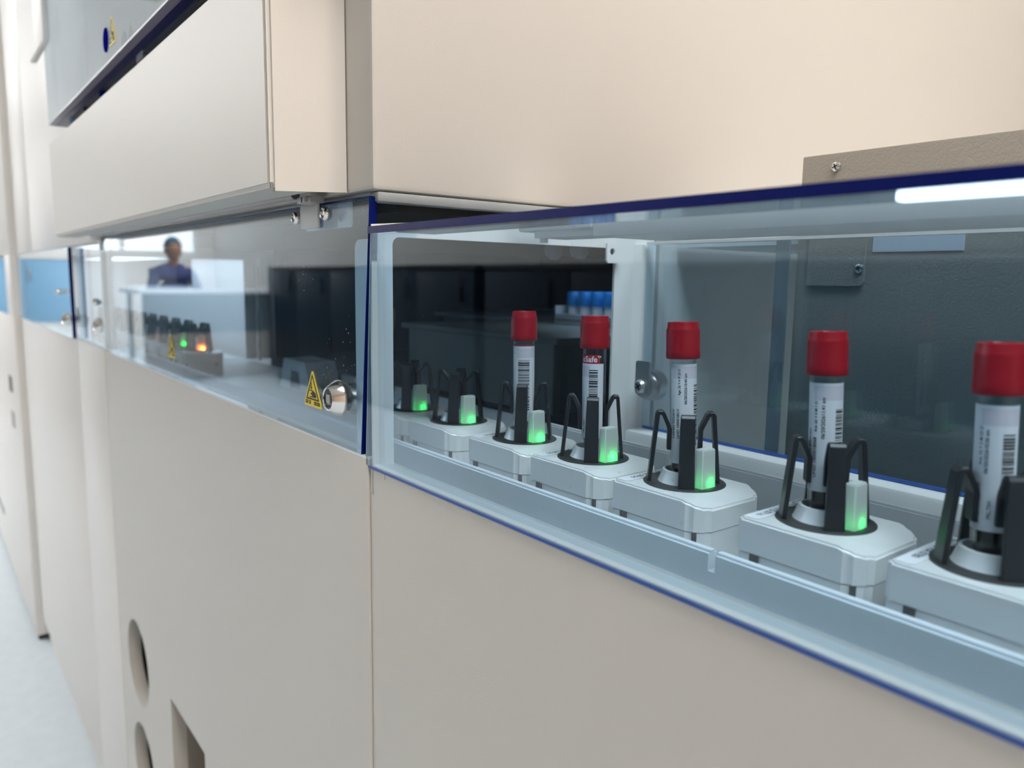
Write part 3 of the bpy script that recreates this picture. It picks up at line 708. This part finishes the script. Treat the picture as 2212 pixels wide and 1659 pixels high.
tube(-0.2441, -3.0, 0, K + 'leaning left in the middle of the row', [('FARHIN TOUSHY', -0.62, 0.0215, 0.0019), ('UHID 1000018019', -0.26, 0.0215, 0.0019), ('Age: 23 Y 6 M 25 D', -0.18, 0.0430, 0.0016), ('06/20/202610:40 am', 0.30, 0.0385, 0.00185), ('P4,S,PRL,TSH', 0.72, 0.0205, 0.0020)], (0.90, 1.45, 0.0180, 0.0480), 13, z0=0.0090, z1=0.0583, w0=-1.0, w1=2.3)
tube(-0.1682, -2.6, 0, K + 'with the tall upright label before the metal panel', [('MD ... RAHMAN BHUIYAN', -0.92, 0.0175, 0.0018), ('UHID 1000018068', -0.52, 0.0180, 0.0022), ('Age: 65 Y 0 M 1 D', -0.50, 0.0372, 0.0017), ('06/20/202611:41 am', -0.02, 0.0345, 0.0021)], (0.62, 1.25, 0.0150, 0.0470), 14, z0=0.0122, z1=0.0577)
tube(-0.1038, -2.4, 0, K + 'nearest the lens at the right edge', [('Age: 32 Y 2 M 23 D', -0.60, 0.0360, 0.0017), ('06/20/202610:56 am', -0.28, 0.0330, 0.0019), ('UHID 1000018030', -0.62, 0.0150, 0.0019), ('PRL,TSH', -0.05, 0.0170, 0.0018)], (0.35, 1.05, 0.0300, 0.0470), 15, z0=0.0125)

# ------------------------------------------------------------------ things inside the analyzer
z0 = -0.1275
def small_instr():
    t = thing('instrument_block', 'grey green instrument block deep inside the dark analyzer', 'instrument block', (-0.85, 0.60, z0))
    obj('block_body', box(-1.10, -0.60, 0.50, 0.74, z0, -0.062, bev=0.004), INSTR, t)
    obj('block_top', box(-1.11, -0.59, 0.49, 0.75, -0.0618, -0.055, bev=0.002), INSTRW, t)
    obj('block_door', box(-0.95, -0.72, 0.4960, 0.4998, z0 + .01, -0.075), INSTR, t, sm=False)
    t = thing('sample_shelf', 'long grey shelf unit at the back of the dark analyzer', 'shelf', (-0.66, 0.33, z0))
    obj('shelf_top', box(-0.80, -0.52, 0.25, 0.485, -0.058, -0.052, bev=0.001), INSTR, t)
    obj('shelf_front', box(-0.79, -0.53, 0.255, 0.265, z0, -0.0582), INSTR, t, sm=False)
    obj('shelf_side', box(-0.532, -0.530, 0.266, 0.48, z0, -0.0582), INSTR, t, sm=False)
    YR = 0.405
    t = thing('tube_rack', 'pale rack holding blue capped tubes inside the analyzer', 'tube rack', (-0.66, YR + .03, -0.0515))
    bm = plate(NB(), [(-0.70, YR), (-0.575, YR), (-0.575, YR + .07), (-0.70, YR + .07)], [circ(-0.688 + 0.0205 * i, YR + .017 + 0.0205 * j, 0.0076, 12) for i in range(6) for j in range(3)], 'z', -0.046, -0.040)
    obj('rack_deck', bm, INSTRW, t, sm=False)
    obj('rack_base', box(-0.70, -0.575, YR, YR + .07, -0.0515, -0.0475), INSTRW, t, sm=False)
    obj('rack_end', box(-0.702, -0.7002, YR, YR + .07, -0.0515, -0.030), INSTRW, t, sm=False); obj('rack_end', box(-0.5748, -0.573, YR, YR + .07, -0.0515, -0.030), INSTRW, t, sm=False)
    first = None
    rows = ('front', 'middle', 'rear'); cols = ('first', 'second', 'third', 'fourth', 'fifth', 'sixth')
    for j in range(3):
        for i in range(6):
            x, y = -0.688 + 0.0205 * i, YR + .017 + 0.0205 * j
            if first is None:
                c = thing('blue_capped_tube', '', 'capped tube', (x, y, -0.0474))
                bm = lathe(NB(), [(0, 0), (0.004, 0.0006), (0.0062, 0.003), (0.0062, 0.018)], 16); obj('tube_wall', bm, PAPER, c, local=True)
                bm = lathe(NB(), [(0.0062, 0.0175), (0.0078, 0.0175), (0.0080, 0.019), (0.0076, 0.0330), (0.0070, 0.034), (0, 0.034)], 16); obj('cap', bm, BLUECAP, c, local=True)
                first = c
            else:
                c = copy_tree(first); c.location = (x, y, -0.0474 + H)
            tag(c, 'blue capped tube, %s from the left in the %s row of the pale rack' % (cols[i], rows[j]), 'capped tube', 'blue capped tubes in the rack')
    t = thing('fill_strip', 'dim light strip inside the dark analyzer above the blue capped tubes', 'light strip', (-0.68, 0.44, 0.038))  # added out of sight to brighten the rack and shelf
    obj('fill_strip_housing', box(-0.665, -0.555, 0.36, 0.47, 0.0420, 0.0433), BLACKP, t, sm=False); obj('fill_strip_glow', box(-0.66, -0.56, 0.37, 0.46, 0.0405, 0.0418), FILLD, t, sm=False)
    for q, x in enumerate((-0.585, -0.548)):
        o = obj('round_knob', lathe(NB(), [(0, -.004), (.0085, -.004), (.0095, -.002), (.0095, .004), (.006, .006), (0, .006)], 24, (x, 0.300, 0.030), 'y'), INSTRW)
        tag(o, ('left' if q == 0 else 'right') + ' one of two pale round knobs at the top of the dark opening', 'knob', 'round knobs in the dark opening')
    t = thing('guide_arch', 'pale plastic arch standing on the deck behind the long door', 'guide', (-0.83, 0.145, z0))
    bm = plate(NB(), [(-0.875, z0), (-0.862, z0 + .034), (-0.800, z0 + .034), (-0.785, z0)], [[(-0.845, z0 + .001), (-0.815, z0 + .001), (-0.819, z0 + .022), (-0.841, z0 + .022)]], 'y', 0.130, 0.165)
    obj('arch_body', bm, INSTRW, t, sm=False)
    obj('arch_slot', box(-0.848, -0.812, 0.166, 0.168, z0, z0 + .025), BLACKP, t, sm=False)
    t = thing('bundle_of_tubing', 'amber tubing hanging in the dark interior behind the long door', 'tubing', (-0.86, 0.26, z0))
    for i in range(4):
        pts = [(-0.90 + 0.022 * i, 0.2445 + .006 * (i % 2), z0 + .004), (-0.895 + 0.020 * i, 0.250, z0 + .03), (-0.885 + .018 * i, 0.255, z0 + .055 + .006 * i), (-0.87 + .01 * i, 0.262, z0 + .09)]
        bm = NB(); strip(bm, pts, (1, 0, 0), 0.004, 0.004); obj('tubing_line', bm, COPPER, t)
    t = thing('guide_rod', 'upright chrome rod on the edge of the far opening frame', 'rod', (-1.158, 0.2065, z0))
    bm = lathe(NB(), [(0, 0), (0.004, 0), (0.004, 0.004), (0.0026, 0.005), (0.0026, 0.141), (0, 0.142)], 16, (-1.158, 0.2065, z0)); obj('rod', bm, CHROME, t)
small_instr()

# ------------------------------------------------------------------ far white cabinets
C = thing('white_cabinet', 'white cabinet with two blue windows left of the hooded analyzer', 'cabinet', (-1.69, 0.3, FZ))
CX0, CXM, CX2 = -2.196, -1.91, -1.1846
obj('upper_panel', box(CXM + .002, CX2, 0.0, 0.80, 0.0425, 1.05, bev=0.002), PAINTW, C)
obj('upper_panel', box(CX0, CXM - .002, 0.0, 0.80, 0.0425, 1.05, bev=0.002), PAINTW, C)
obj('lower_panel', box(-1.4040, CX2 - .0015, 0.0, 0.018, FZ + .06, -0.1065, bev=0.0012), PAINTW, C)
obj('lower_panel', box(CX0, -1.4056, 0.0, 0.018, FZ + .06, -0.1065, bev=0.0012), PAINTW, C)
obj('lower_carcass', box(CX0, CX2, 0.0182, 0.80, FZ + .06, -0.1515), PAINTW, C, sm=False)
obj('plinth', box(CX0, CX2, 0.012, 0.79, FZ, FZ + .06), PAINTW, C, sm=False)
obj('back_wall', box(CX0, -1.6001, 0.235, 0.80, -0.1514, -0.026), FRAME, C, sm=False)
obj('back_wall', box(-1.60, CX2, 0.235, 0.80, -0.1514, 0.0422), FRAME, C, sm=False)
obj('dark_backing', box(CX0, -1.6001, 0.36, 0.80, -0.0258, 0.0422), DARKB, C, sm=False)  # dark box added so cabinet light doesn't wash out the reflected person
obj('end_wall', box(CX0, CX0 + .004, 0.020, 0.2349, -0.1514, 0.0422), FRAME, C, sm=False)
obj('sill', box(CX0 + .02, CX2 - .001, 0.0002, 0.0175, -0.1063, -0.1050), FRAME, C, sm=False)
w1 = obj('window_door', box(-2.168, -1.4041, -0.0058, -0.0006, -0.1040, 0.0405), ACRYL, C, sm=False)
obj('door_end_edge', box(-1.4040, -1.4025, -0.0059, -0.0005, -0.1040, 0.0405), BLUEEDGE, w1, sm=False)
cam_lock(-1.447, -0.075, -0.0060, w1)
obj('door_knob', lathe(NB(), [(0, -.010), (.004, -.010), (.005, -.008), (.005, -.003), (.003, -.0001)], 20, (-1.482, -0.0060, -0.031), 'y'), CHROME, w1)
w2 = obj('window_door', box(-1.3995, -1.1850, 0.0052, 0.0100, -0.1040, 0.0405), ACRYL, C, sm=False)
cam_lock(-1.237, -0.0735, 0.0050, w2)
obj('door_knob', lathe(NB(), [(0, -.010), (.004, -.010), (.005, -.008), (.005, -.003), (.003, -.0001)], 20, (-1.222, 0.0050, -0.040), 'y'), CHROME, w2)
obj('control_box', box(-1.68, -1.50, -0.008, -0.0005, 0.374, 0.70, bev=0.002), PAINTW, C)
lt2 = thing('fill_strip', 'light strip above the empty carriers in the windowed white cabinet', 'light strip', (-1.7, 0.2, 0.03))  # added to brighten the inside of this cabinet
obj('fill_strip_housing', box(-2.15, -1.19, 0.13, 0.22, 0.0345, 0.0400), FRAME, lt2, sm=False)
obj('fill_strip_glow', box(-2.14, -1.195, 0.135, 0.215, 0.0330, 0.0343), FILLD, lt2, sm=False)
# protruding cabinet further left
D = thing('white_cabinet', 'protruding white cabinet at the far left beside the aisle', 'cabinet', (-2.9, 0.3, FZ))
D['group'] = 'white cabinets along the left of the aisle'; C['group'] = D['group']
DX0, DX1 = -4.2, -2.2
obj('upper_panel', box(DX0, DX1 + .0, -0.0153, 0.80, 0.0425, 1.05, bev=0.002), PAINTW, D)
obj('corner_post', box(DX1 - 0.13, DX1, -0.0153, 0.80, -0.1065, 0.0423, bev=0.001), PAINTW, D)
obj('lower_panel', box(DX0, DX1, -0.0153, 0.80, FZ + .012, -0.1070, bev=0.002), PAINTW, D)
obj('plinth', box(DX0, DX1 - .003, -0.010, 0.79, FZ, FZ + .012), DARK, D, sm=False)
obj('back_wall', box(DX0, DX1 - .131, 0.05, 0.80, -0.1065, 0.0423), INSTRW, D, sm=False)
wd = obj('window_door', box(-2.95, -2.336, -0.0153, -0.0105, -0.1060, 0.036), ACRYL, D, sm=False)
for zz, m in ((-0.29, DISC), (-0.385, GREYP)):
    obj('lock_plate', box(-2.42, -2.36, -0.0175, -0.0155, zz - .02, zz + .02), m, D, sm=False)
obj('cable_gap', box(-3.4, -2.95, -0.0165, -0.0154, -0.79, -0.775), BLACKP, D, sm=False)

# ------------------------------------------------------------------ the other side of the room (seen in the acrylic)
def bench(x0, x1, y0, y1, ztop, label, front, n):
    t = thing('storage_bench', label, 'bench', ((x0 + x1) / 2, (y0 + y1) / 2, FZ), 'dark benches across the aisle')
    obj('bench_body', box(x0, x1, y0, y1, FZ + .08, ztop - .03), front, t, sm=False)
    obj('worktop', box(x0 - .01, x1 + .01, y0 - .01, y1 + .02, ztop - .0299, ztop, bev=0.003), WTOP, t)
    obj('plinth', box(x0 + .02, x1 - .02, y0, y1 - .05, FZ, FZ + .0799), BLACKP, t, sm=False)
    wv = (x1 - x0) / n
    for i in range(n):
        d = obj('bench_door', box(x0 + wv * i + .006, x0 + wv * (i + 1) - .006, y1 + .0003, y1 + .018, FZ + .09, ztop - .04, bev=0.002), front, t)
        obj('handle', box(x0 + wv * (i + .8), x0 + wv * (i + .8) + .012, y1 + .0181, y1 + .035, ztop - .22, ztop - .08, bev=0.003), BLACKP, d)
bench(-3.6, 2.2, -2.96, -2.40, 0.085, 'long dark navy bench across the aisle from the tube track', NAVY, 8)
bench(-7.0, -3.7, -2.96, -2.40, 0.085, 'long dark navy bench further down the aisle', NAVY, 5)
t = thing('storage_cupboard', 'low sky blue cupboard against the far end wall', 'cupboard', (-10.3, -0.8, FZ))
obj('cupboard_body', box(-10.58, -10.1, -1.35, -0.25, FZ + .38, 0.15), SKYB, t, sm=False)
obj('cupboard_top', box(-10.585, -10.08, -1.37, -0.23, 0.1501, 0.175, bev=0.003), FRAME, t)
obj('cupboard_base', box(-10.58, -10.1, -1.35, -0.25, FZ, FZ + .3799), FRAME, t, sm=False)
for i in range(2):
    d = obj('cupboard_door', box(-10.0998, -10.082, -1.34 + .55 * i, -0.80 + .55 * i, FZ + .39, 0.14, bev=0.002), SKYB, t)
    obj('handle', box(-10.0819, -10.065, -0.86 + .55 * i, -0.845 + .55 * i, -0.1, 0.05, bev=0.003), STEEL, d)
t = thing('reading_desk', 'dark slate fronted desk with taupe kick panel before the seated person', 'desk', (-7.9, -2.0, FZ))
obj('desk_top', box(-7.85, -7.05, -2.98, -1.30, -0.165, -0.135, bev=0.003), INSTRW, t)
obj('modesty_panel', box(-7.10, -7.075, -2.95, -1.33, FZ + .42, -0.1652), SLATEL, t, sm=False)
obj('kick_panel', box(-7.10, -7.075, -2.95, -1.33, FZ + .03, FZ + .4199), TAUPE, t, sm=False)
for x in (-7.82, -7.12):
    for y in (-2.90, -1.40): obj('leg', box(x - .02, x + .015, y, y + .04, FZ, -0.1653), FRAME, t, sm=False)

# seated person
def person():
    px, py = -8.20, -1.86
    t = thing('person', 'seated person in purple blue scrubs and teal cap, arms on the desk', 'person', (px, py, FZ))
    def skin_mesh(name, verts, edges, radii, m, parent, sub=2, root=0):
        me = bpy.data.meshes.new(name); off = Vector((0, 0, H)) - wl(parent)
        me.from_pydata([Vector(v) + off for v in verts], edges, [])
        o = bpy.data.objects.new(name, me); COL.objects.link(o); o.parent = parent; me.materials.append(m)
        sk = o.modifiers.new('skin', 'SKIN'); sk.use_smooth_shade = True
        if not me.skin_vertices: me.attributes.new('skin', 'FLOAT', 'POINT')
        for i, r in enumerate(radii):
            d = me.skin_vertices[0].data[i]; d.radius = r if isinstance(r, tuple) else (r, r); d.use_root = (i == root)
        s = o.modifiers.new('sub', 'SUBSURF'); s.levels = sub; s.render_levels = sub
        return o
    zs = FZ + 0.47
    fx = 1.0    # faces +x, towards the desk
    V = [(px, py, zs + .05), (px, py, zs + .22), (px + .02, py, zs + .40), (px + .03, py, zs + .50), (px + .04, py, zs + .57),
         (px + .03, py - .17, zs + .47), (px + .10, py - .24, zs + .22), (px + .36, py - .17, zs + .235), (px + .43, py - .15, zs + .24),
         (px + .03, py + .17, zs + .47), (px + .10, py + .24, zs + .22), (px + .36, py + .17, zs + .235), (px + .43, py + .15, zs + .24),
         (px + .06, py - .10, zs + .02), (px + .44, py - .13, zs + .03), (px + .42, py - .13, FZ + .08), (px + .56, py - .14, FZ + .04),
         (px + .06, py + .10, zs + .02), (px + .44, py + .13, zs + .03), (px + .42, py + .13, FZ + .08), (px + .56, py + .14, FZ + .04)]
    E_ = [(0, 1), (1, 2), (2, 3), (3, 4), (3, 5), (5, 6), (6, 7), (7, 8), (3, 9), (9, 10), (10, 11), (11, 12), (0, 13), (13, 14), (14, 15), (15, 16), (0, 17), (17, 18), (18, 19), (19, 20)]
    rad = [(.13, .17), (.11, .15), (.12, .17), (.09, .12), .055, .062, .046, .034, .028, .062, .046, .034, .028, .085, .062, .042, .036, .085, .062, .042, .036]
    skin_mesh('body', V, E_, rad, SCRUB, t)
    # head
    hx, hz = px + .06, zs + .70
    bm = NB(); bmesh.ops.create_uvsphere(bm, u_segments=28, v_segments=20, radius=1.0)
    for v in bm.verts:
        x, y, z = v.co
        k = 1.0 - 0.22 * max(0, -z) ** 1.5
        v.co = Vector((hx + x * .098 * k + (0.012 * max(0, -z) if x > 0 else -0.006 * max(0, -z)), py + y * .076 * k, hz + z * .118))
        if x > .9 and abs(y) < .28 and -.35 < z < .15: v.co.x += .016 * (1 - abs(y) / .28)
    hd = obj('head', bm, SKIN, t)
    obj('neck', lathe(NB(), [(.052, 0), (.048, .05), (.05, .11)], 20, (px + .045, py, zs + .545)), SKIN, t)
    for s in (-1, 1):
        bm = NB(); bmesh.ops.create_icosphere(bm, subdivisions=2, radius=.011)
        for v in bm.verts: v.co = v.co * 1.0 + Vector((hx + .086, py + s * .032, hz + .008))
        obj('eye', bm, EYEM, hd)
        bm = NB(); bmesh.ops.create_icosphere(bm, subdivisions=2, radius=1)
        for v in bm.verts: v.co = Vector((hx - .005 + v.co.x * .020, py + s * .077 + v.co.y * .008, hz - .008 + v.co.z * .032))
        obj('ear', bm, SKIN, hd)
    bm = NB(); bmesh.ops.create_icosphere(bm, subdivisions=2, radius=1)
    for v in bm.verts: v.co = Vector((hx + .094 + v.co.x * .008, py + v.co.y * .024, hz - .058 + v.co.z * .007))
    obj('mouth', bm, LIPM, hd)
    bm = NB(); bmesh.ops.create_uvsphere(bm, u_segments=28, v_segments=18, radius=1.0)
    for v in list(bm.verts):
        if v.co.z < -0.12 + 0.55 * max(0, v.co.x): bm.verts.remove(v)
    for v in bm.verts: v.co = Vector((hx - .006 + v.co.x * .106, py + v.co.y * .086, hz + .016 + v.co.z * .118))
    obj('surgical_cap', bm, HAIRC, t)
    # hands
    for s in (-1, 1):
        bx, by, bz = px + .44, py + s * .15, zs + .235
        V = [(bx - .02, by, bz), (bx + .03, by, bz), (bx + .075, by, bz)]; E_ = [(0, 1), (1, 2)]; rad = [(.018, .024), (.014, .034), (.012, .034)]
        for k, (dy, ln) in enumerate(((-.027, .055), (-.009, .066), (.009, .062), (.027, .048))):
            i = len(V); V += [(bx + .080, by + dy, bz), (bx + .080 + ln * .6, by + dy * 1.1, bz + .006), (bx + .080 + ln, by + dy * 1.1, bz - .010)]
            E_ += [(2, i), (i, i + 1), (i + 1, i + 2)]; rad += [.0092, .0085, .0072]
        i = len(V); V += [(bx + .02, by - s * .035, bz), (bx + .055, by - s * .058, bz - .004), (bx + .078, by - s * .060, bz - .008)]
        E_ += [(1, i), (i, i + 1), (i + 1, i + 2)]; rad += [.012, .0095, .008]
        skin_mesh('hand', V, E_, rad, SKIN, t, sub=1)
    st = thing('stool', 'black round stool under the seated person', 'stool', (px, py, FZ))
    obj('seat', lathe(NB(), [(0, 0), (.19, 0), (.20, .02), (.19, .05), (0, .055)], 32, (px, py, FZ + .335)), BLACKP, st)
    obj('column', lathe(NB(), [(.025, 0), (.025, .25)], 16, (px, py, FZ + .084)), CHROME, st)
    for k in range(5):
        a = k * 2 * math.pi / 5
        bm = strip(NB(), [(px, py, FZ + .08), (px + .26 * math.cos(a), py + .26 * math.sin(a), FZ + .05)], (-math.sin(a), math.cos(a), 0), .04, .025); lg = obj('leg', bm, CHROME, st)
        bm = NB(); bmesh.ops.create_icosphere(bm, subdivisions=2, radius=.025)
        for v in bm.verts: v.co += Vector((px + .26 * math.cos(a), py + .26 * math.sin(a), FZ + .025))
        obj('caster', bm, BLACKP, lg)
person()
